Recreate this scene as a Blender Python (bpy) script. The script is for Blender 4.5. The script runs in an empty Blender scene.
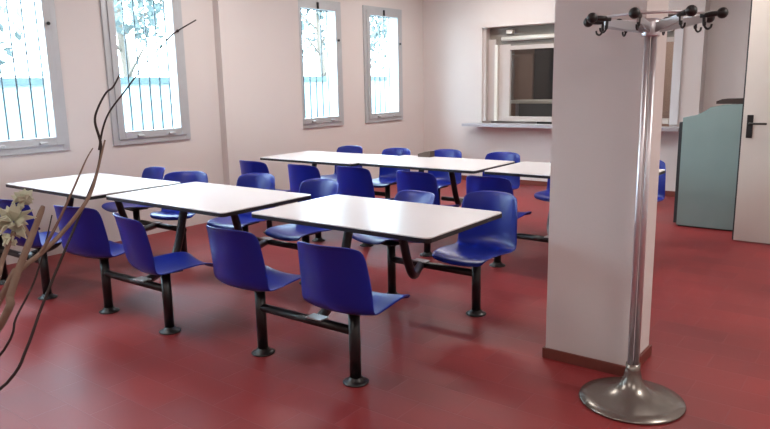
import bpy, bmesh, math, random
from mathutils import Vector, Matrix
random.seed(7)
PI = math.pi
sc = bpy.context.scene
col = sc.collection

# ------------------------------------------------------------------ camera
FPX, PITCH, ROLL, YAW, CAMH = 671.31, -10.982, -1.143, 37.636, 1.498
def cam_basis():
    y, p, r = map(math.radians, (YAW, PITCH, ROLL))
    fw = Vector((-math.sin(y)*math.cos(p), math.cos(y)*math.cos(p), math.sin(p)))
    rt = Vector((math.cos(y), math.sin(y), 0)); up = rt.cross(fw)
    return fw, rt*math.cos(r)+up*math.sin(r), -rt*math.sin(r)+up*math.cos(r)
FW, RT, UP = cam_basis()
cam = bpy.data.objects.new('camera', bpy.data.cameras.new('camera')); col.objects.link(cam)
cam.matrix_world = Matrix(((RT.x, UP.x, -FW.x, 0), (RT.y, UP.y, -FW.y, 0), (RT.z, UP.z, -FW.z, CAMH), (0, 0, 0, 1)))
cam.data.sensor_width = 36; cam.data.lens = FPX*36/770
cam.data.clip_start = .05; cam.data.clip_end = 200
sc.camera = cam

# ------------------------------------------------------------------ world, exposure
w = bpy.data.worlds.new('sky'); sc.world = w; w.use_nodes = True
bg = w.node_tree.nodes['Background']
bg.inputs[0].default_value = (.66, .86, 1, 1); bg.inputs[1].default_value = 26.0
vs = sc.view_settings; vs.view_transform = 'Standard'; vs.look = 'None'; vs.gamma = 1; vs.use_curve_mapping = False
vs.exposure = 0.25
LAMP_W = 34; LAMP_COL = (1, .93, .87)

# ------------------------------------------------------------------ materials
def mat(name, c, rough=.6, metal=0, spec=.5, noise=0, nscale=6, bump=0, bscale=60, coat=0, c2=None):
    m = bpy.data.materials.new(name); m.use_nodes = True
    nt = m.node_tree; b = nt.nodes['Principled BSDF']
    b.inputs['Base Color'].default_value = (*c, 1); b.inputs['Roughness'].default_value = rough
    b.inputs['Metallic'].default_value = metal; b.inputs['Specular IOR Level'].default_value = spec
    b.inputs['Coat Weight'].default_value = coat
    tc = nt.nodes.new('ShaderNodeTexCoord')
    if noise or c2:
        n = nt.nodes.new('ShaderNodeTexNoise'); n.inputs['Scale'].default_value = nscale; n.inputs['Detail'].default_value = 5
        nt.links.new(tc.outputs['Object'], n.inputs['Vector'])
        mx = nt.nodes.new('ShaderNodeMix'); mx.data_type = 'RGBA'
        mx.inputs['A'].default_value = (*c, 1)
        mx.inputs['B'].default_value = (*(c2 or tuple(k*(1-noise) for k in c)), 1)
        nt.links.new(n.outputs['Fac'], mx.inputs['Factor']); nt.links.new(mx.outputs['Result'], b.inputs['Base Color'])
    if bump:
        n2 = nt.nodes.new('ShaderNodeTexNoise'); n2.inputs['Scale'].default_value = bscale; n2.inputs['Detail'].default_value = 4
        nt.links.new(tc.outputs['Object'], n2.inputs['Vector'])
        bp = nt.nodes.new('ShaderNodeBump'); bp.inputs['Strength'].default_value = bump; bp.inputs['Distance'].default_value = .004
        nt.links.new(n2.outputs['Fac'], bp.inputs['Height']); nt.links.new(bp.outputs['Normal'], b.inputs['Normal'])
    return m
M = {}
M['wall'] = mat('wall_paint', (.69, .64, .62), .75, noise=.06, nscale=1.5, bump=.15)
M['ceil'] = mat('ceiling_paint', (.75, .70, .66), .9, noise=.04)
M['base'] = mat('terracotta_skirting', (.20, .05, .035), .45, noise=.35, nscale=9)
M['alu'] = mat('grey_aluminium', (.50, .52, .54), .45, metal=.25, noise=.1, nscale=12)
M['bar'] = mat('grille_paint', (.06, .085, .10), .5, noise=.2)
M['black'] = mat('black_plastic', (.012, .012, .013), .4, noise=.3)
M['steel'] = mat('black_steel', (.010, .010, .012), .35, noise=.3, nscale=20)
M['bluep'] = mat('blue_polypropylene', (.004, .018, .29), .33, spec=.45, c2=(.004, .012, .20), nscale=3, bump=.08, bscale=400)
M['lam'] = mat('white_laminate', (.78, .75, .76), .24, spec=.5, noise=.04, nscale=4)
M['chrome'] = mat('chrome', (.70, .69, .72), .36, metal=.8, noise=.1, nscale=8)
M['satin'] = mat('satin_metal', (.45, .44, .45), .42, metal=.9)
M['dish'] = mat('brushed_steel', (.27, .25, .225), .27, metal=.8, noise=.25, nscale=7)
M['teal'] = mat('teal_board', (.20, .29, .285), .6, c2=(.23, .32, .31), nscale=5)
M['dark'] = mat('dark_board', (.03, .035, .04), .6, noise=.3)
M['door'] = mat('door_paint', (.62, .57, .52), .5, noise=.05)
M['brown'] = mat('dark_brown', (.035, .02, .016), .5, noise=.3)
M['hframe'] = mat('hatch_frame_paint', (.55, .49, .46), .5, noise=.12, nscale=5)
M['hstile'] = mat('pale_frame_paint', (.66, .66, .68), .5, noise=.05)
M['olive'] = mat('shutter_box_paint', (.25, .22, .19), .6, noise=.2)
M['tube'] = mat('white_tube', (.75, .72, .66), .35, noise=.03)
M['shelf'] = mat('marble_shelf', (.45, .45, .49), .3, c2=(.36, .36, .41), nscale=9)
M['kwall'] = mat('kitchen_wall_paint', (.40, .27, .22), .8, noise=.2)
M['kdark'] = mat('kitchen_dark_metal', (.012, .011, .012), .4, noise=.3)
M['steelc'] = mat('kitchen_steel', (.42, .42, .44), .4, metal=.6, noise=.1)
M['twig'] = mat('dark_twig', (.035, .022, .02), .8, noise=.4, nscale=30, bump=.4)
M['stick'] = mat('dry_stick', (.28, .19, .14), .8, c2=(.15, .10, .075), nscale=25, bump=.5)
M['petal'] = mat('dried_petal', (.55, .55, .40), .8, c2=(.40, .43, .33), nscale=20)
M['vase'] = mat('clay_vase', (.35, .22, .15), .5, noise=.3, nscale=8)
M['leaf'] = mat('tree_leaf', (.05, .07, .065), .6, c2=(.08, .10, .10), nscale=2)
M['bark'] = mat('tree_bark', (.12, .09, .07), .9, noise=.4, nscale=12, bump=.6)
M['ground'] = mat('pale_gravel', (.3, .3, .3), .9, noise=.2, nscale=3)
M['ywall'] = mat('yard_wall_paint', (.22, .30, .32), .9, noise=.1, nscale=3)
M['cope'] = mat('yard_wall_coping', (.05, .08, .09), .9, noise=.2)
M['kgrey'] = mat('kitchen_grey_sheet', (.07, .085, .09), .4, noise=.2)
M['pouch'] = mat('brown_pouch', (.11, .075, .06), .8, noise=.3)
BAG = (-3.98, 5.74, .75)

def glass():
    m = bpy.data.materials.new('window_glass'); m.use_nodes = True; nt = m.node_tree
    nt.nodes.remove(nt.nodes['Principled BSDF']); out = nt.nodes['Material Output']
    t = nt.nodes.new('ShaderNodeBsdfTransparent'); t.inputs[0].default_value = (.93, .96, .96, 1)
    g = nt.nodes.new('ShaderNodeBsdfGlossy'); g.inputs['Roughness'].default_value = .02
    lw = nt.nodes.new('ShaderNodeLayerWeight'); lw.inputs[0].default_value = .5
    pw = nt.nodes.new('ShaderNodeMath'); pw.operation = 'POWER'; pw.inputs[1].default_value = 5
    f = nt.nodes.new('ShaderNodeMath'); f.operation = 'MULTIPLY_ADD'; f.inputs[1].default_value = .9; f.inputs[2].default_value = .04
    nt.links.new(lw.outputs['Facing'], pw.inputs[0]); nt.links.new(pw.outputs[0], f.inputs[0])
    mx = nt.nodes.new('ShaderNodeMixShader')
    nt.links.new(f.outputs[0], mx.inputs[0]); nt.links.new(t.outputs[0], mx.inputs[1]); nt.links.new(g.outputs[0], mx.inputs[2])
    nt.links.new(mx.outputs[0], out.inputs[0]); return m
M['glass'] = glass()

def floor_mat():
    m = bpy.data.materials.new('red_floor_tiles'); m.use_nodes = True; nt = m.node_tree; b = nt.nodes['Principled BSDF']; b.inputs['Specular IOR Level'].default_value = .36
    tc = nt.nodes.new('ShaderNodeTexCoord'); mp = nt.nodes.new('ShaderNodeMapping')
    mp.inputs['Location'].default_value = (.1, -.055, 0)
    nt.links.new(tc.outputs['Object'], mp.inputs[0])
    br = nt.nodes.new('ShaderNodeTexBrick'); br.inputs['Scale'].default_value = 1
    br.inputs['Brick Width'].default_value = .4; br.inputs['Row Height'].default_value = .2; br.inputs['Mortar Size'].default_value = .004
    br.inputs['Mortar Smooth'].default_value = .6
    br.inputs['Color1'].default_value = (.26, .029, .030, 1); br.inputs['Color2'].default_value = (.215, .024, .026, 1)
    br.inputs['Mortar'].default_value = (.24, .040, .042, 1)
    nt.links.new(mp.outputs[0], br.inputs[0])
    n = nt.nodes.new('ShaderNodeTexNoise'); n.inputs['Scale'].default_value = 1.1; n.inputs['Detail'].default_value = 6
    nt.links.new(tc.outputs['Object'], n.inputs[0])
    mx = nt.nodes.new('ShaderNodeMix'); mx.data_type = 'RGBA'; mx.blend_type = 'MULTIPLY'; mx.inputs['Factor'].default_value = 1
    cr = nt.nodes.new('ShaderNodeValToRGB'); cr.color_ramp.elements[0].position = .3; cr.color_ramp.elements[1].position = .7
    cr.color_ramp.elements[0].color = (.72, .66, .7, 1); cr.color_ramp.elements[1].color = (1.1, 1.1, 1.05, 1)
    nt.links.new(n.outputs['Fac'], cr.inputs[0]); nt.links.new(br.outputs['Color'], mx.inputs['A']); nt.links.new(cr.outputs[0], mx.inputs['B'])
    nt.links.new(mx.outputs['Result'], b.inputs['Base Color'])
    rr = nt.nodes.new('ShaderNodeMapRange'); rr.inputs['To Min'].default_value = .36; rr.inputs['To Max'].default_value = .54
    nt.links.new(n.outputs['Fac'], rr.inputs[0]); nt.links.new(rr.outputs[0], b.inputs['Roughness'])
    bp = nt.nodes.new('ShaderNodeBump'); bp.inputs['Strength'].default_value = .3; bp.inputs['Distance'].default_value = .002; bp.invert = True
    nt.links.new(br.outputs['Fac'], bp.inputs['Height']); nt.links.new(bp.outputs[0], b.inputs['Normal'])
    return m
M['floor'] = floor_mat()

def emis(name, c, s):
    m = bpy.data.materials.new(name); m.use_nodes = True; b = m.node_tree.nodes['Principled BSDF']
    b.inputs['Base Color'].default_value = (.8, .8, .8, 1)
    b.inputs['Emission Color'].default_value = (*c, 1); b.inputs['Emission Strength'].default_value = s; return m
M['lamp'] = emis('lamp_diffuser', LAMP_COL, 3)

# ------------------------------------------------------------------ helpers
class MB:
    def __init__(s): s.bm = bmesh.new()
    def box(s, x0, x1, y0, y1, z0, z1, bev=0):
        vs_ = [s.bm.verts.new(p) for p in ((x0,y0,z0),(x1,y0,z0),(x1,y1,z0),(x0,y1,z0),(x0,y0,z1),(x1,y0,z1),(x1,y1,z1),(x0,y1,z1))]
        fs = [s.bm.faces.new([vs_[i] for i in f]) for f in ((3,2,1,0),(4,5,6,7),(0,1,5,4),(1,2,6,5),(2,3,7,6),(3,0,4,7))]
        if bev:
            es = {e for f in fs for e in f.edges}
            bmesh.ops.bevel(s.bm, geom=list(es), offset=bev, segments=2, affect='EDGES', profile=.5)
        return s
    def prism(s, pts, a, b, axis=2, smooth=False):
        def P(p, h): return {2: (p[0], p[1], h), 1: (p[0], h, p[1]), 0: (h, p[0], p[1])}[axis]
        A = [s.bm.verts.new(P(p, a)) for p in pts]; B = [s.bm.verts.new(P(p, b)) for p in pts]
        s.bm.faces.new(A[::-1]); s.bm.faces.new(B)
        n = len(pts)
        for i in range(n): s.bm.faces.new((A[i], A[(i+1) % n], B[(i+1) % n], B[i]))
        return s
    def tube(s, path, r, n=12, cap=True):
        path = [Vector(p) for p in path]; rs = r if isinstance(r, (list, tuple)) else [r]*len(path)
        rings = []; up = None
        for i, p in enumerate(path):
            t = (path[min(i+1, len(path)-1)]-path[max(i-1, 0)]).normalized()
            if up is None:
                up = Vector((0, 0, 1)) if abs(t.z) < .9 else Vector((1, 0, 0))
            up = (up - t*up.dot(t)).normalized(); sd = t.cross(up)
            rings.append([s.bm.verts.new(p+(up*math.cos(2*PI*k/n)+sd*math.sin(2*PI*k/n))*rs[i]) for k in range(n)])
        for a, b in zip(rings, rings[1:]):
            for k in range(n):
                f = s.bm.faces.new((a[k], a[(k+1) % n], b[(k+1) % n], b[k])); f.smooth = True
        if cap: s.bm.faces.new(rings[0][::-1]); s.bm.faces.new(rings[-1])
        return s
    def lathe(s, prof, c=(0, 0), n=32):
        rings = []
        for r, z in prof:
            rings.append([s.bm.verts.new((c[0]+r*math.cos(2*PI*k/n), c[1]+r*math.sin(2*PI*k/n), z)) for k in range(n)] if r > 1e-5 else [s.bm.verts.new((c[0], c[1], z))])
        for a, b in zip(rings, rings[1:]):
            for k in range(n):
                k2 = (k+1) % n
                if len(a) == 1 and len(b) == 1: continue
                vs_ = (a[0], b[k2], b[k]) if len(a) == 1 else ((a[k], a[k2], b[0]) if len(b) == 1 else (a[k], a[k2], b[k2], b[k]))
                f = s.bm.faces.new(vs_); f.smooth = True
        return s
    def ball(s, c, r, seg=16, sc_=(1, 1, 1)):
        mt = Matrix.Translation(Vector(c)) @ Matrix.Diagonal((*sc_, 1))
        g = bmesh.ops.create_uvsphere(s.bm, u_segments=seg, v_segments=seg//2, radius=r, matrix=mt)
        for v_ in g['verts']:
            for f in v_.link_faces: f.smooth = True
        return s
    def build(s, name, m, parent=None, loc=None, rz=0):
        me = bpy.data.meshes.new(name); bmesh.ops.recalc_face_normals(s.bm, faces=s.bm.faces); s.bm.to_mesh(me); s.bm.free()
        me.materials.append(M[m]); o = bpy.data.objects.new(name, me); col.objects.link(o); o.parent = parent
        if loc: o.location = loc
        o.rotation_euler.z = rz
        return o
def empty(name, loc=(0, 0, 0), rz=0):
    o = bpy.data.objects.new(name, None); o.empty_display_size = .1; col.objects.link(o); o.location = loc; o.rotation_euler.z = rz; return o
def tag(o, label=None, cat=None, group=None, kind=None):
    if label: o['label'] = label
    if cat: o['category'] = cat
    if group: o['group'] = group
    if kind: o['kind'] = kind
    return o
def struct(o, label=None): o['kind'] = 'structure'; return o
def kids(o): return [c for c in bpy.data.objects if c.parent == o]
def copy_tree(o, parent=None):
    c = o.copy(); col.objects.link(c); c.parent = parent
    for ch in kids(o): copy_tree(ch, c)
    return c
def rrect(w, d, r, n=5):
    pts = []
    for cx, cy, a0 in ((w/2-r, d/2-r, 0), (-w/2+r, d/2-r, 90), (-w/2+r, -d/2+r, 180), (w/2-r, -d/2+r, 270)):
        for k in range(n+1):
            a = math.radians(a0+90*k/n); pts.append((cx+r*math.cos(a), cy+r*math.sin(a)))
    return pts
def smooth_path(pts, k=4):
    pts = [Vector(p) for p in pts]; out = []
    for i in range(len(pts)-1):
        p0, p1, p2, p3 = pts[max(i-1, 0)], pts[i], pts[i+1], pts[min(i+2, len(pts)-1)]
        for j in range(k):
            t = j/k
            out.append(.5*((2*p1)+(p2-p0)*t+(2*p0-5*p1+4*p2-p3)*t*t+(3*p1-p0-3*p2+p3)*t**3))
    out.append(pts[-1]); return out

# ------------------------------------------------------------------ room shell
XW, YH, ZC = -6.15, 9.05, 3.15
XR, YB, XD = 3.0, -3.0, -.25
WT = .22
# floor, ceiling
struct(MB().box(XW-WT, XR+.2, YB-.2, 12.2, -.12, 0).build('floor', 'floor'))
struct(MB().box(XW-WT, XR+.2, YB-.2, 12.2, ZC, ZC+.15).build('ceiling', 'ceil'))
# window wall with openings
WZ0, WZ1 = .955, 2.585
WY = [-.43, .92, 2.27, 3.62, 6.16, 7.55]
WW = .905
b = MB(); ys = YB-.2
for y in WY:
    b.box(XW-WT, XW, ys, y+.05, 0, ZC); b.box(XW-WT, XW, y+.05, y+WW-.05, 0, WZ0+.05); b.box(XW-WT, XW, y+.05, y+WW-.05, WZ1-.05, ZC); ys = y+WW-.05
b.box(XW-WT, XW, ys, 12.2, 0, ZC)
struct(b.build('wall_left', 'wall'))
# pilaster between the windows
struct(MB().box(XW, -6.05, 4.95, 6.18, 0, ZC).build('wall_pilaster', 'wall'))
# hatch wall: opening x HX0..HX1, z HZ0..HZ1
HX0, HX1, HZ0, HZ1 = -5.09, -2.37, .92, 2.285
b = MB()
b.box(XW, HX0, YH, YH+.3, 0, ZC); b.box(HX1, -2.03, YH, YH+.3, 0, ZC); b.box(-2.23, -2.03, YH+.3, YH+.62, 0, ZC)
b.box(HX0, HX1, YH, YH+.3, 0, HZ0-.06); b.box(HX0, HX1, YH, YH+.3, HZ1, ZC)
struct(b.build('wall_back', 'wall'))
struct(MB().box(HX0, -2.03, YH-.035, YH, HZ1, ZC).build('trim_1', 'wall'))
struct(MB().box(-2.03, 0.1, YH+.2, YH+.62, 0, ZC).build('wall_alcove', 'wall'))
# right-hand walls
struct(MB().box(XD, XD+.15, 4.9, YH+.2, 0, ZC).build('wall_right', 'wall'))
struct(MB().box(XD, XR+.2, 4.75, 4.9, 0, ZC).build('wall_jog', 'wall'))
struct(MB().box(XR, XR+.2, YB, 4.75, 0, ZC).build('wall_side', 'wall'))
struct(MB().box(XW, XR+.2, YB-.2, YB, 0, ZC).build('wall_rear', 'wall'))
# kitchen shell behind the hatch
b = MB(); b.box(XW, XD+.3, 12.0, 12.2, 0, ZC); b.box(XW, XW+.1, YH+.3, 12, 0, ZC); b.box(-1.9, -1.8, YH+.62, 12, 0, ZC)
struct(b.build('wall_kitchen', 'kwall'))
# skirtings
struct(MB().box(XW, -2.03, YH-.014, YH, 0, .07).build('baseboard_back', 'base'))
struct(MB().box(-2.03, XD, YH+.186, YH+.2, 0, .07).build('baseboard_alcove', 'base'))
# free-standing square pillar
PX0, PX1, PY0, PY1 = -1.442, -.992, 3.296, 3.645
struct(MB().box(PX0, PX1, PY0, PY1, 0, ZC).build('wall_pillar', 'wall'))
b = MB(); t = .014
b.box(PX0-t, PX1+t, PY0-t, PY0, 0, .058, .003); b.box(PX0-t, PX1+t, PY1, PY1+t, 0, .058, .003)
b.box(PX0-t, PX0, PY0, PY1, 0, .058); b.box(PX1, PX1+t, PY0, PY1, 0, .058)
struct(b.build('baseboard_pillar', 'base'))

# ------------------------------------------------------------------ windows
def frame(b, x0, x1, y0, y1, z0, z1, wd, bot=None):
    bot = bot or wd
    b.box(x0, x1, y0, y0+wd, z0, z1, .003); b.box(x0, x1, y1-wd, y1, z0, z1, .003)
    b.box(x0, x1, y0+wd, y1-wd, z0, z0+bot, .003); b.box(x0, x1, y0+wd, y1-wd, z1-wd, z1, .003)
def window(n, y):
    r = empty('window_%d' % n, (XW, y, WZ0)); struct(r); H = WZ1-WZ0
    b = MB(); frame(b, -.05, .022, 0, WW, 0, H, .062); b.build('outer_frame', 'alu', r)
    b = MB(); frame(b, -.02, .036, .055, WW-.055, .055, H-.055, .07, .075); b.build('sash', 'alu', r)
    MB().box(-.004, .004, .12, WW-.12, .125, H-.12).build('pane', 'glass', r)
    hd = MB(); hd.ball((.052, WW-.09, 1.13), .017, 12); hd.tube([(.03, WW-.09, 1.13), (.052, WW-.09, 1.13)], .009); hd.build('handle', 'black', r)
    for yy in (.25, .62):
        MB().box(.036, .06, yy, yy+.075, .07, .095, .008).build('latch', 'alu', r)
    MB().box(.036, .055, WW/2-.03, WW/2, H-.12, H-.04, .004).build('catch', 'black', r)
    g = MB()
    for k in range(7):
        yy = .09+k*(WW-.18)/6; g.tube([(-.16, yy, .06), (-.16, yy, H-.06)], .0085, 8)
    for zz in (.10, H-.10): g.box(-.166, -.154, .05, WW-.05, zz-.015, zz+.015)
    g.build('grille', 'bar', r)
for i, y in enumerate(WY): window(i+1, y)

# ------------------------------------------------------------------ ceiling lamps (out of frame)
def lamp_fixture():
    r = empty('ceiling_lamp')
    tag(r, 'wide square-edged fluorescent lamp panel on the ceiling', 'ceiling lamp', 'fluorescent lamps on the ceiling')
    MB().box(-.62, .62, -.31, .31, -.05, 0, .01).build('housing', 'tube', r)
    MB().box(-.6, .6, -.29, .29, -.06, -.05, .004).build('diffuser', 'lamp', r)
    L = bpy.data.lights.new('tube_light', 'AREA'); L.shape = 'RECTANGLE'; L.size = 1.2; L.size_y = .56; L.energy = LAMP_W; L.color = LAMP_COL
    lo = bpy.data.objects.new('tube_light', L); col.objects.link(lo); lo.parent = r; lo.location = (0, 0, -.07)
    return r
lf = lamp_fixture(); spots = [(-4.4, 7.7), (-4.4, 4.6), (-4.4, 1.2), (-1.7, 6.1), (1.5, 3.3), (1.2, .2), (-1.7, -1.4), (-3.2, 10.6)]  # last spot is an unseen lamp added to brighten the kitchen
for i, (x, y) in enumerate(spots):
    o = lf if i == 0 else copy_tree(lf); o.location = (x, y, ZC)
    if y < 4 and x > -4:
        for ch in kids(o):
            if ch.type == 'LIGHT': ch.data = ch.data.copy(); ch.data.energy = LAMP_W*(1.4 if x > 1.4 else .7)

# ------------------------------------------------------------------ serving hatch
hr = empty('serving_hatch', (HX0, YH, 0)); tag(hr, 'serving hatch in the back wall with sliding panes into a dark kitchen', 'serving hatch')
Wd = HX1-HX0
b = MB(); b.box(0, .055, .02, .24, HZ0, HZ1); b.build('jamb', 'hframe', hr); MB().box(Wd-.012, Wd, .02, .24, HZ0, HZ1).build('jamb', 'hframe', hr)
MB().box(.055, .17, .10, .15, HZ0, HZ1-.17, .004).build('sliding_stile', 'hframe', hr)
MB().box(.17, .22, .07, .12, HZ0, HZ1-.25, .004).build('sliding_stile', 'tube', hr)
MB().box(.22, .40, .12, .17, HZ0, HZ1-.25, .004).build('sliding_stile', 'hframe', hr)
MB().box(.055, Wd-.04, .14, .24, HZ1-.30, HZ1, .004).build('shutter_box', 'olive', hr)
b = MB(); b.tube([(.28, .09, HZ1-.17), (Wd-.05, .09, HZ1-.17)], .032, 16); b.build('lamp_tube', 'tube', hr)
MB().box(.36, .46, .06, .14, HZ1-.10, HZ1-.045, .006).build('lamp_holder', 'tube', hr)
MB().box(.40, Wd-.04, .12, .17, HZ1-.33, HZ1-.27, .004).build('top_rail', 'hframe', hr)
MB().box(.22, Wd-.04, .10, .17, HZ0, HZ0+.07, .004).build('bottom_rail', 'hframe', hr)
MB().box(1.32, 1.40, .12, .17, HZ0+.07, HZ1-.33, .004).build('sliding_stile', 'hframe', hr)
MB().box(.40, 1.32, .14, .147, HZ0+.07, HZ1-.33).build('sliding_pane', 'glass', hr)
MB().box(1.40, Wd-.04, .14, .147, HZ0+.07, HZ1-.33).build('sliding_pane', 'glass', hr)
MB().box(Wd+.005, Wd+.105, -.025, 0, HZ0, HZ1, .003).build('side_casing', 'hstile', hr)
# shelf
sh = MB(); sh.prism([(-5.28, YH-.27), (-2.2, YH-.27), (-2.2, YH+.02), (-5.13, YH+.02), (-5.28, YH-.1)], .855, .895)
o = sh.build('serving_shelf', 'shelf'); tag(o, 'long narrow grey stone shelf below the serving hatch', 'shelf')
# kitchen fittings seen through the hatch
o = MB().box(-5.9, -4.6, 9.5, 9.95, 0, .90, .01).build('kitchen_counter', 'steelc'); tag(o, 'steel kitchen counter seen through the left of the hatch', 'counter')
r = empty('tall_fridge', (-5.2, 11.3, 0)); tag(r, 'tall black cupboard standing in the kitchen behind the hatch', 'cupboard')
MB().box(-.1, 1.0, 0, .65, 0, 2.25, .01).build('body', 'kdark', r); MB().box(-.09, .44, -.03, 0, .05, 2.2, .006).build('door', 'kdark', r)
MB().box(.46, .99, -.03, 0, .05, 2.2, .006).build('door', 'kdark', r); b = MB(); b.tube([(.40, -.06, 1.0), (.40, -.06, 1.5)], .012); b.build('handle', 'steelc', r)
r = empty('work_table', (-5.42, 10.6, 0)); tag(r, 'white topped work table in the kitchen behind the hatch glass', 'table')
MB().box(.1, 2.2, -.3, .3, 1.14, 1.19, .005).build('tabletop', 'tube', r)
for x in (.25, 2.1):
    for y in (-.27, .22): MB().box(x, x+.05, y, y+.05, 0, 1.14).build('leg', 'steelc', r)
MB().box(.3, 2.1, -.24, -.21, .2, 1.14).build('front_sheet', 'kgrey', r)
r = empty('wall_cabinet', (-6.04, 11.3, 0)); tag(r, 'brown cabinet by the far kitchen wall behind the hatch', 'cabinet')
MB().box(0, .72, 0, .5, 0, 1.98, .01).build('body', 'kwall', r); MB().box(.01, .355, -.02, 0, .05, 1.93, .005).build('door', 'kwall', r); MB().box(.365, .71, -.02, 0, .05, 1.93, .005).build('door', 'kwall', r)

# ------------------------------------------------------------------ door leaf, standing open
r = struct(empty('door_1', (-1.15, 6.793, 0)))
MB().box(0, .86, 0, .045, .012, 2.34, .003).build('door_leaf', 'door', r)
MB().box(-.012, 0, .004, .045, .012, 2.34).build('edge_strip', 'dark', r)
h = MB().box(.035, .085, -.012, 0, .96, 1.165, .003).build('handle_plate', 'black', r)
b = MB(); b.tube([(.06, -.01, 1.09), (.06, -.05, 1.09), (.075, -.055, 1.09), (.20, -.055, 1.09)], .0095, 10); b.build('lever', 'black', h)
for z in (.25, 1.05, 1.85):
    b = MB(); b.tube([(.868, .03, z), (.868, .03, z+.1)], .012, 10); b.build('hinge', 'alu', r)
struct(MB().box(-.27, -.25, 6.70, 6.90, 0, 2.42).build('trim_2', 'door'))

# ------------------------------------------------------------------ teal cabinet
r = empty('teal_cabinet', (-1.76, 7.232, 0))
tag(r, 'pale teal cabinet with a stepped top standing beside the open door', 'cabinet')
prof = [(0, .015), (.54, .015), (.54, 1.245), (.36, 1.24), (.25, 1.215), (.20, 1.18), (.13, 1.14), (0, 1.11)]
MB().prism(prof, -.02, .0, 1).build('front_panel', 'teal', r)
MB().prism([(x*1.0, z-.01 if z > .5 else z) for x, z in prof], 0, .42, 1).build('body', 'dark', r)
MB().box(.01, .53, .0, .40, 0, .02).build('plinth', 'dark', r)
MB().box(-.05, 0, .05, .42, .02, 1.06, .004).build('back_flap', 'dark', r)
o = MB().prism([(0, 0), (.24, 0), (.24, .052), (.05, .045), (0, .025)], 0, .26, 1).build('folder', 'brown', None, (-1.47, 7.235, 1.246))
tag(o, 'dark brown folder lying on top of the teal cabinet', 'folder')

# ------------------------------------------------------------------ canteen tables
TW, TD, TZ = 1.292, .801, .75
P2, Q = .343, .626
PHI = math.radians(.6)
def make_table():
    r = empty('canteen_table')
    t = MB().prism(rrect(TW, TD, .03), TZ-.016, TZ).build('tabletop', 'lam', r)
    MB().prism(rrect(TW+.004, TD+.004, .032), TZ-.028, TZ-.006).build('edge_band', 'black', t)
    for s in (-1, 1):
        b = MB()
        b.tube(smooth_path([(s*.075, s*.13, TZ-.034), (s*.085, s*.165, .58), (s*.09, s*.205, .43), (s*.085, s*.255, .335), (s*.05, s*.34, .29), (-s*.02, s*.48, .280), (-s*.08, s*(Q-.02), .275)], 5), .028, 14)
        b.build('support_tube', 'steel', r)
        MB().box(s*.075-.11, s*.075+.11, s*.13-.08, s*.13+.08, TZ-.036, TZ-.028, .002).build('mounting_plate', 'steel', r)
        b = MB(); b.tube([(-P2+.02, s*Q, .275), (P2-.02, s*Q, .275)], .024, 14); b.build('beam', 'steel', r)
        MB().box(-s*.09-.055, -s*.09+.055, s*Q-.034, s*Q+.034, .295, .303, .002).build('clamp', 'steelc', r)
    return r
TABS = [
 ((-2.448, 3.071), 'nearest white canteen table, right of the front row, closest to the pillar', 'nearest canteen table'),
 ((-3.878, 2.963), 'middle white canteen table of the front row', 'middle table of the front row'),
 ((-5.238, 2.864), 'white canteen table of the front row under the windows at far left', 'front row table at far left'),
 ((-4.85, 5.32), 'white canteen table of the back row beside the wall pilaster', 'back row table by the pilaster'),
 ((-3.55, 5.43), 'middle white canteen table of the back row', 'middle table of the back row'),
 ((-2.186, 5.469), 'white canteen table of the back row partly hidden by the square pillar', 'back row table behind the square pillar'),
]
tproto = make_table()

def make_chair():
    r = empty('canteen_chair')
    prof = [(.250, .386), (.242, .410), (.195, .425), (.11, .426), (.02, .418), (-.06, .412), (-.115, .415), (-.160, .428), (-.192, .464), (-.210, .53), (-.222, .605), (-.233, .67), (-.243, .722), (-.251, .756), (-.259, .774), (-.268, .779)]
    hw = [.175, .19, .203, .210, .214, .216, .217, .219, .220, .218, .214, .209, .203, .193, .176, .160]
    bm = bmesh.new(); nt_ = 12; rows = []
    for i, ((y, z), h) in enumerate(zip(prof, hw)):
        row = []
        f = i/(len(prof)-1); sb = min(max((f-.35)/.25, 0), 1)
        for k in range(nt_+1):
            t = -1+2*k/nt_; e = abs(t)**2.2
            row.append(bm.verts.new((t*h, y+.075*e*sb*(1-.3*max(f-.8, 0)/.2), z+.022*e*(1-sb)-(.012*abs(t)**4 if f > .9 else 0))))
        rows.append(row)
    for a, c in zip(rows, rows[1:]):
        for k in range(nt_):
            fc = bm.faces.new((a[k], a[k+1], c[k+1], c[k])); fc.smooth = True
    b = MB(); b.bm.free(); b.bm = bm; sh_ = b.build('seat_shell', 'bluep', r)
    m1 = sh_.modifiers.new('thickness', 'SOLIDIFY'); m1.thickness = .009; m1.offset = 0
    m2 = sh_.modifiers.new('smooth', 'SUBSURF'); m2.levels = 1; m2.render_levels = 1
    MB().box(-.09, .09, -.08, .08, .394, .405, .003).build('mounting_plate', 'steel', r)
    b = MB(); b.tube([(0, 0, .02), (0, 0, .394)], .030, 18); b.build('post', 'steel', r)
    MB().lathe([(0, 0), (.066, 0), (.068, .006), (.055, .012), (.036, .022), (.036, .03), (0, .03)], n=24).build('foot_flange', 'steel', r)
    return r
cproto = make_chair()
used = [False, False]
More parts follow.
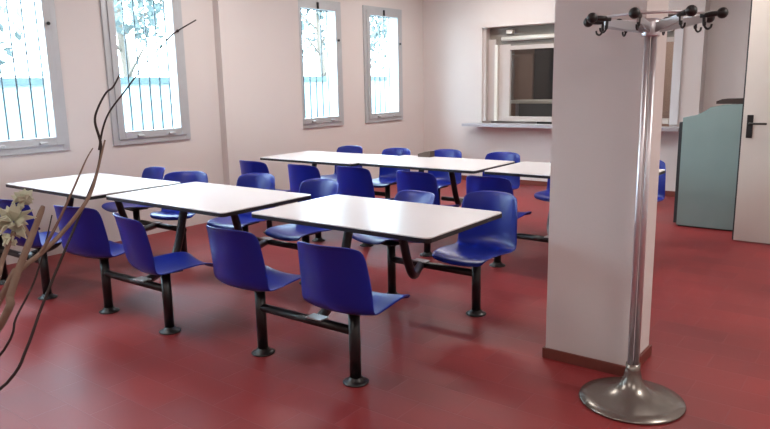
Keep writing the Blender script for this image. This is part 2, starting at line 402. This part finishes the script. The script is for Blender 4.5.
# extra swivel of single seats: (table, side, seat) -> degrees
SW = {(1, -1, 1): -14, (2, -1, 1): 6, (1, -1, -1): 12, (0, -1, 1): 3, (0, 1, -1): -12, (2, 1, 1): 36, (2, 1, -1): -8, (1, 1, -1): 8}
TILT = {(0, 1, -1): 11, (2, 1, 1): 5, (2, 1, -1): 4}
DX = {(2, 1): -.05, (3, -1): .045, (3, 1): -.03, (4, -1): -.04, (4, 1): -.04, (5, -1): -.04}
for ti, ((tx, ty), lab, short) in enumerate(TABS):
    o = tproto if ti == 0 else copy_tree(tproto)
    o.location = (tx, ty, 0); o.rotation_euler.z = PHI; tag(o, lab, 'table', 'white canteen tables')
for ti, ((tx, ty), lab, short) in enumerate(TABS):
    for s in (-1, 1):
        for k in (-1, 1):
            if (ti, s, k) in ((5, -1, 1),): continue        # wholly behind the pillar
            o = copy_tree(cproto) if used[0] else cproto; used[0] = True
            u, v_ = k*P2+DX.get((ti, s), 0), s*Q
            o.location = (tx+math.cos(PHI)*u-math.sin(PHI)*v_, ty+math.sin(PHI)*u+math.cos(PHI)*v_, 0)
            o.rotation_euler.z = PHI+(0 if s < 0 else PI)+math.radians(SW.get((ti, s, k), 0))
            if (ti, s, k) in TILT:
                R_ = Matrix.Rotation(math.radians(TILT[(ti, s, k)]), 4, 'X'); pv = Vector((0, 0, .405))
                for ch in kids(o):
                    if ch.name.startswith('seat_shell'): ch.rotation_euler.x = math.radians(TILT[(ti, s, k)]); ch.location = pv-(R_ @ pv)
            side = 'near' if s < 0 else 'far'; lr = 'left' if k < 0 else 'right'
            tag(o, '%s blue chair on the %s side of the %s' % (lr, side, short), 'chair', 'blue chairs around the canteen tables')

o = MB().prism([(0, 0), (.15, 0), (.15, .062), (.09, .055), (0, .03)], 0, .09, 1).build('cloth_pouch', 'pouch', None, BAG)
tag(o, 'small flat brown pouch lying on the far edge of the middle back row table', 'pouch')

# ------------------------------------------------------------------ coat stand
r = empty('coat_stand', (-.894, 3.044, 0), math.radians(0))
tag(r, 'chrome coat stand with black knobs and round steel base in front of the pillar', 'coat stand')
MB().lathe([(0, 0), (.235, 0), (.24, .006), (.236, .014), (.19, .026), (.13, .042), (.085, .062), (.058, .088), (.042, .12), (.034, .16), (.032, .19), (0, .19)], n=48).build('base_dish', 'dish', r)
for k in range(4):
    a = PI/4+k*PI/2+.3
    b = MB(); b.tube([(.0195*math.cos(a), .0195*math.sin(a), .13), (.0195*math.cos(a), .0195*math.sin(a), 1.70)], .0125, 14); b.build('pole_tube', 'chrome', r)
MB().lathe([(0, 1.675), (.036, 1.675), (.038, 1.682), (.038, 1.735), (.03, 1.75), (0, 1.75)], n=24).build('collar', 'chrome', r)
ZT = 1.735
ringp = [(.205*math.cos(2*PI*k/48), .205*math.sin(2*PI*k/48), ZT+.022) for k in range(49)]
b = MB(); b.tube(ringp, .0055, 8, cap=False); b.build('ring', 'chrome', r)
base_a = math.radians(YAW)
for k in range(8):
    a = base_a+math.radians(-35-45*k)
    c, s = math.cos(a), math.sin(a)
    def P(d, z, w_=0): return (d*c-w_*s, d*s+w_*c, z)
    b = MB(); vs_ = []
    for (d, zz0, zz1, hw_) in ((.03, ZT-.045, ZT-.005, .004), (.215, ZT-.012, ZT+.016, .004)):
        vs_.append([b.bm.verts.new(P(d, z_, w_)) for z_, w_ in ((zz0, -hw_), (zz0, hw_), (zz1, hw_), (zz1, -hw_))])
    A, B_ = vs_
    b.bm.faces.new(A[::-1]); b.bm.faces.new(B_)
    for q in range(4): b.bm.faces.new((A[q], A[(q+1) % 4], B_[(q+1) % 4], B_[q]))
    arm = b.build('arm', 'satin', r)
    b = MB(); b.tube([P(.19, ZT+.012), P(.232, ZT+.016), P(.262, ZT+.018)], [.010, .012, .010], 10); b.ball(P(.272, ZT+.018), .0225, 16); b.build('knob', 'black', arm)
    b = MB(); b.tube(smooth_path([P(.205, ZT+.012), P(.206, ZT-.008), P(.209, ZT-.030), P(.220, ZT-.041), P(.232, ZT-.035), P(.235, ZT-.022)], 4), [.0075]*8+[.0045]*13, 8); b.build('hook', 'black', arm)

# ------------------------------------------------------------------ floor vase with dry branches (at the left edge)
def ray(px, py, d):
    return Vector((0, 0, CAMH))+(FW+RT*((px-385)/FPX)+UP*((214.5-py)/FPX))*d
VM = ray(-62, 455, 1.36); vx, vy, vz = VM
r = MB().lathe([(0, 0), (.09, 0), (.13, .03), (.16, .18), (.15, .36), (.10, .52), (.065, vz-.10), (.062, vz-.03), (.08, vz+.01), (.07, vz+.01), (.052, vz-.04), (.09, .5), (.0, .1)], (0, 0), 32).build('floor_vase', 'vase', None, (vx, vy, 0))
tag(r, 'tall clay floor vase holding the dry branches', 'vase')
def branch(name, m, pts, label, cat, extra=()):
    r = empty(name, (vx, vy, vz))
    base = Vector((vx, vy, vz))
    def mk(nm, p, par, start=False):
        pp = [ray(a, b_, d)-base for a, b_, d, w_ in p]; ws = [w_*.5*d/FPX for a, b_, d, w_ in p]
        if start: pp = [Vector((random.uniform(-.02, .02), random.uniform(-.02, .02), -.35)), Vector((random.uniform(-.02, .02), random.uniform(-.02, .02), 0))]+pp; ws = [ws[0]]*2+ws
        sp = smooth_path(pp, 5); wr = []
        for i in range(len(ws)-1): wr += [ws[i]+(ws[i+1]-ws[i])*j/5 for j in range(5)]
        wr.append(ws[-1])
        b = MB(); b.tube(sp, wr, 8); return b.build(nm, m, par)
    mk('stem', pts, r, True)
    for e in extra: mk('side_twig', e, r)
    tag(r, label, cat, 'dry branches in the vase'); return r
branch('dry_branch', 'twig', [(7, 383, 1.35, 3.2), (26, 350, 1.36, 3.0), (42, 306, 1.38, 2.8), (60, 262, 1.4, 2.6), (84, 205, 1.42, 2.4), (97, 172, 1.44, 2.6), (101, 146, 1.45, 2.8), (95, 122, 1.46, 2.4), (98, 108, 1.47, 2.2), (106, 93, 1.48, 2.0), (113, 87, 1.49, 1.9), (120, 74, 1.5, 1.5)],
       'thin dark curved twig reaching furthest up the wall beside the second window, forked at top', 'branch',
       [[(99, 150, 1.45, 2.2), (103, 128, 1.46, 2.0), (110, 111, 1.47, 1.9), (125, 91, 1.48, 1.7), (136, 76, 1.5, 1.5), (148, 60, 1.52, 1.3), (163, 45, 1.54, 1.3), (173, 34, 1.56, 1.4), (196, 20, 1.6, 1.3)]])
branch('dry_branch', 'stick', [(5, 290, 1.25, 6), (20, 270, 1.26, 6), (40, 254, 1.27, 5), (62, 233, 1.29, 4.5), (82, 208, 1.3, 4), (92, 190, 1.31, 3), (99, 165, 1.32, 2.2), (105, 140, 1.33, 1.6)],
       'brown woody branch slanting up to the right over the leftmost table edge', 'branch',
       [[(40, 254, 1.27, 4), (55, 228, 1.26, 3), (72, 192, 1.25, 2.2), (86, 160, 1.24, 1.4), (93, 148, 1.24, 1.0)]])
branch('dry_branch', 'stick', [(2, 322, 1.2, 8), (10, 296, 1.2, 8), (20, 266, 1.21, 7.5), (31, 238, 1.22, 7), (41, 212, 1.23, 6), (43, 206, 1.23, 3.5)],
       'thick pale broken stick, shortest of the dry branches at the left edge', 'branch',
       [[(31, 238, 1.22, 4), (24, 226, 1.22, 3.5), (20, 218, 1.22, 2.5)]])
branch('dry_branch', 'twig', [(4, 350, 1.3, 2.5), (16, 318, 1.3, 2.2), (34, 282, 1.31, 2.0), (45, 245, 1.32, 1.6), (52, 215, 1.33, 1.2)],
       'straight dark twig between the pale stick and the brown branch', 'branch')
# dried flower head
fl = empty('dried_flower', (vx, vy, vz)); tag(fl, 'cream dried flower head with papery petals at the left edge', 'flower')
base = Vector((vx, vy, vz))
ps = [Vector((0, .01, -.35)), Vector((0, .01, 0)), ray(-8, 300, 1.15)-base, ray(2, 262, 1.15)-base, ray(14, 232, 1.15)-base]
b = MB(); b.tube(smooth_path(ps, 5), .004, 8); b.build('stem', 'stick', fl)
b = MB()
for cx, cy, rad, n_ in ((14, 222, .030, 46), (24, 199, .018, 20), (10, 240, .015, 14)):
    cc = ray(cx, cy, 1.15)-base
    for k in range(n_):
        d = Vector((random.gauss(0, 1), random.gauss(0, 1), random.gauss(0, 1))).normalized(); sd = d.orthogonal().normalized(); q = d.cross(sd)
        L_ = rad*random.uniform(.7, 1.25); w_ = .0065
        p0 = cc+d*rad*.1; p1 = cc+d*L_*.6+sd*w_; p2 = cc+d*L_+q*.006; p3 = cc+d*L_*.6-sd*w_
        t_ = q*.0012
        A = [b.bm.verts.new(x_+t_) for x_ in (p0, p1, p2, p3)]; B_ = [b.bm.verts.new(x_-t_) for x_ in (p0, p1, p2, p3)]
        b.bm.faces.new(A); b.bm.faces.new(B_[::-1])
        for q_ in range(4): b.bm.faces.new((A[q_], B_[q_], B_[(q_+1) % 4], A[(q_+1) % 4]))
b.tube([ray(14, 226, 1.15)-base, ray(24, 200, 1.15)-base], .002, 6); b.tube([ray(12, 236, 1.15)-base, ray(10, 242, 1.15)-base], .002, 6)
b.build('petals', 'petal', fl)

# ------------------------------------------------------------------ outside
struct(MB().box(-40, XW-WT, -25, 45, -.2, -.05).build('ground', 'ground'))
r = empty('yard_wall', (-9.6, 10, 0)); tag(r, 'low pale wall outside the windows', 'wall')
MB().box(-.1, .1, -22, 25, -.05, 1.58).build('panel', 'ywall', r); MB().box(-.14, .14, -22, 25, 1.58, 1.68).build('coping', 'cope', r)
def tree(x, y, h, rad, lab, n_=1500):
    r = empty('garden_tree', (x, y, -.05)); tag(r, lab, 'tree', 'trees beyond the yard wall')
    b = MB(); b.tube(smooth_path([(0, 0, 0), (.05, .1, h*.3), (-.05, .05, h*.6), (.05, 0, h*.85)], 4), [.13-.007*i for i in range(13)], 10)
    for k in range(7):
        a = k*2.4; b.tube([(0, .05, h*(.35+.06*k)), (rad*.6*math.cos(a), rad*.6*math.sin(a), h*(.5+.06*k))], [.04, .015], 6)
    b.build('trunk', 'bark', r)
    b = MB(); cl = [(random.gauss(0, rad*.45), random.gauss(0, rad*.5), h*random.uniform(.48, 1.0), random.uniform(.3, .6)) for _ in range(24)]
    for k in range(n_):
        cx, cy, cz, cr = random.choice(cl)
        p = Vector((random.gauss(cx, cr*.5), random.gauss(cy, cr*.5), random.gauss(cz, cr*.45)))
        d = Vector((random.gauss(0, 1), random.gauss(0, 1), random.gauss(0, 1))).normalized(); s_ = d.orthogonal().normalized(); L_ = random.uniform(.06, .12)
        q = [b.bm.verts.new(p+v_) for v_ in (-d*L_, s_*L_*.5, d*L_, -s_*L_*.5)]; b.bm.faces.new(q)
    b.build('foliage', 'leaf', r)
tree(-11.5, 3.6, 4.6, 1.4, 'leafy tree beyond the yard wall, seen in the window cut by the left edge')
tree(-12.0, 7.4, 4.8, 1.5, 'leafy tree beyond the yard wall, seen through the second window')
tree(-12.5, 13.5, 5.0, 1.6, 'leafy tree beyond the yard wall, seen through the window right of the pilaster')
tree(-12.5, 18.0, 5.0, 1.6, 'leafy tree beyond the yard wall, seen through the window nearest the corner')
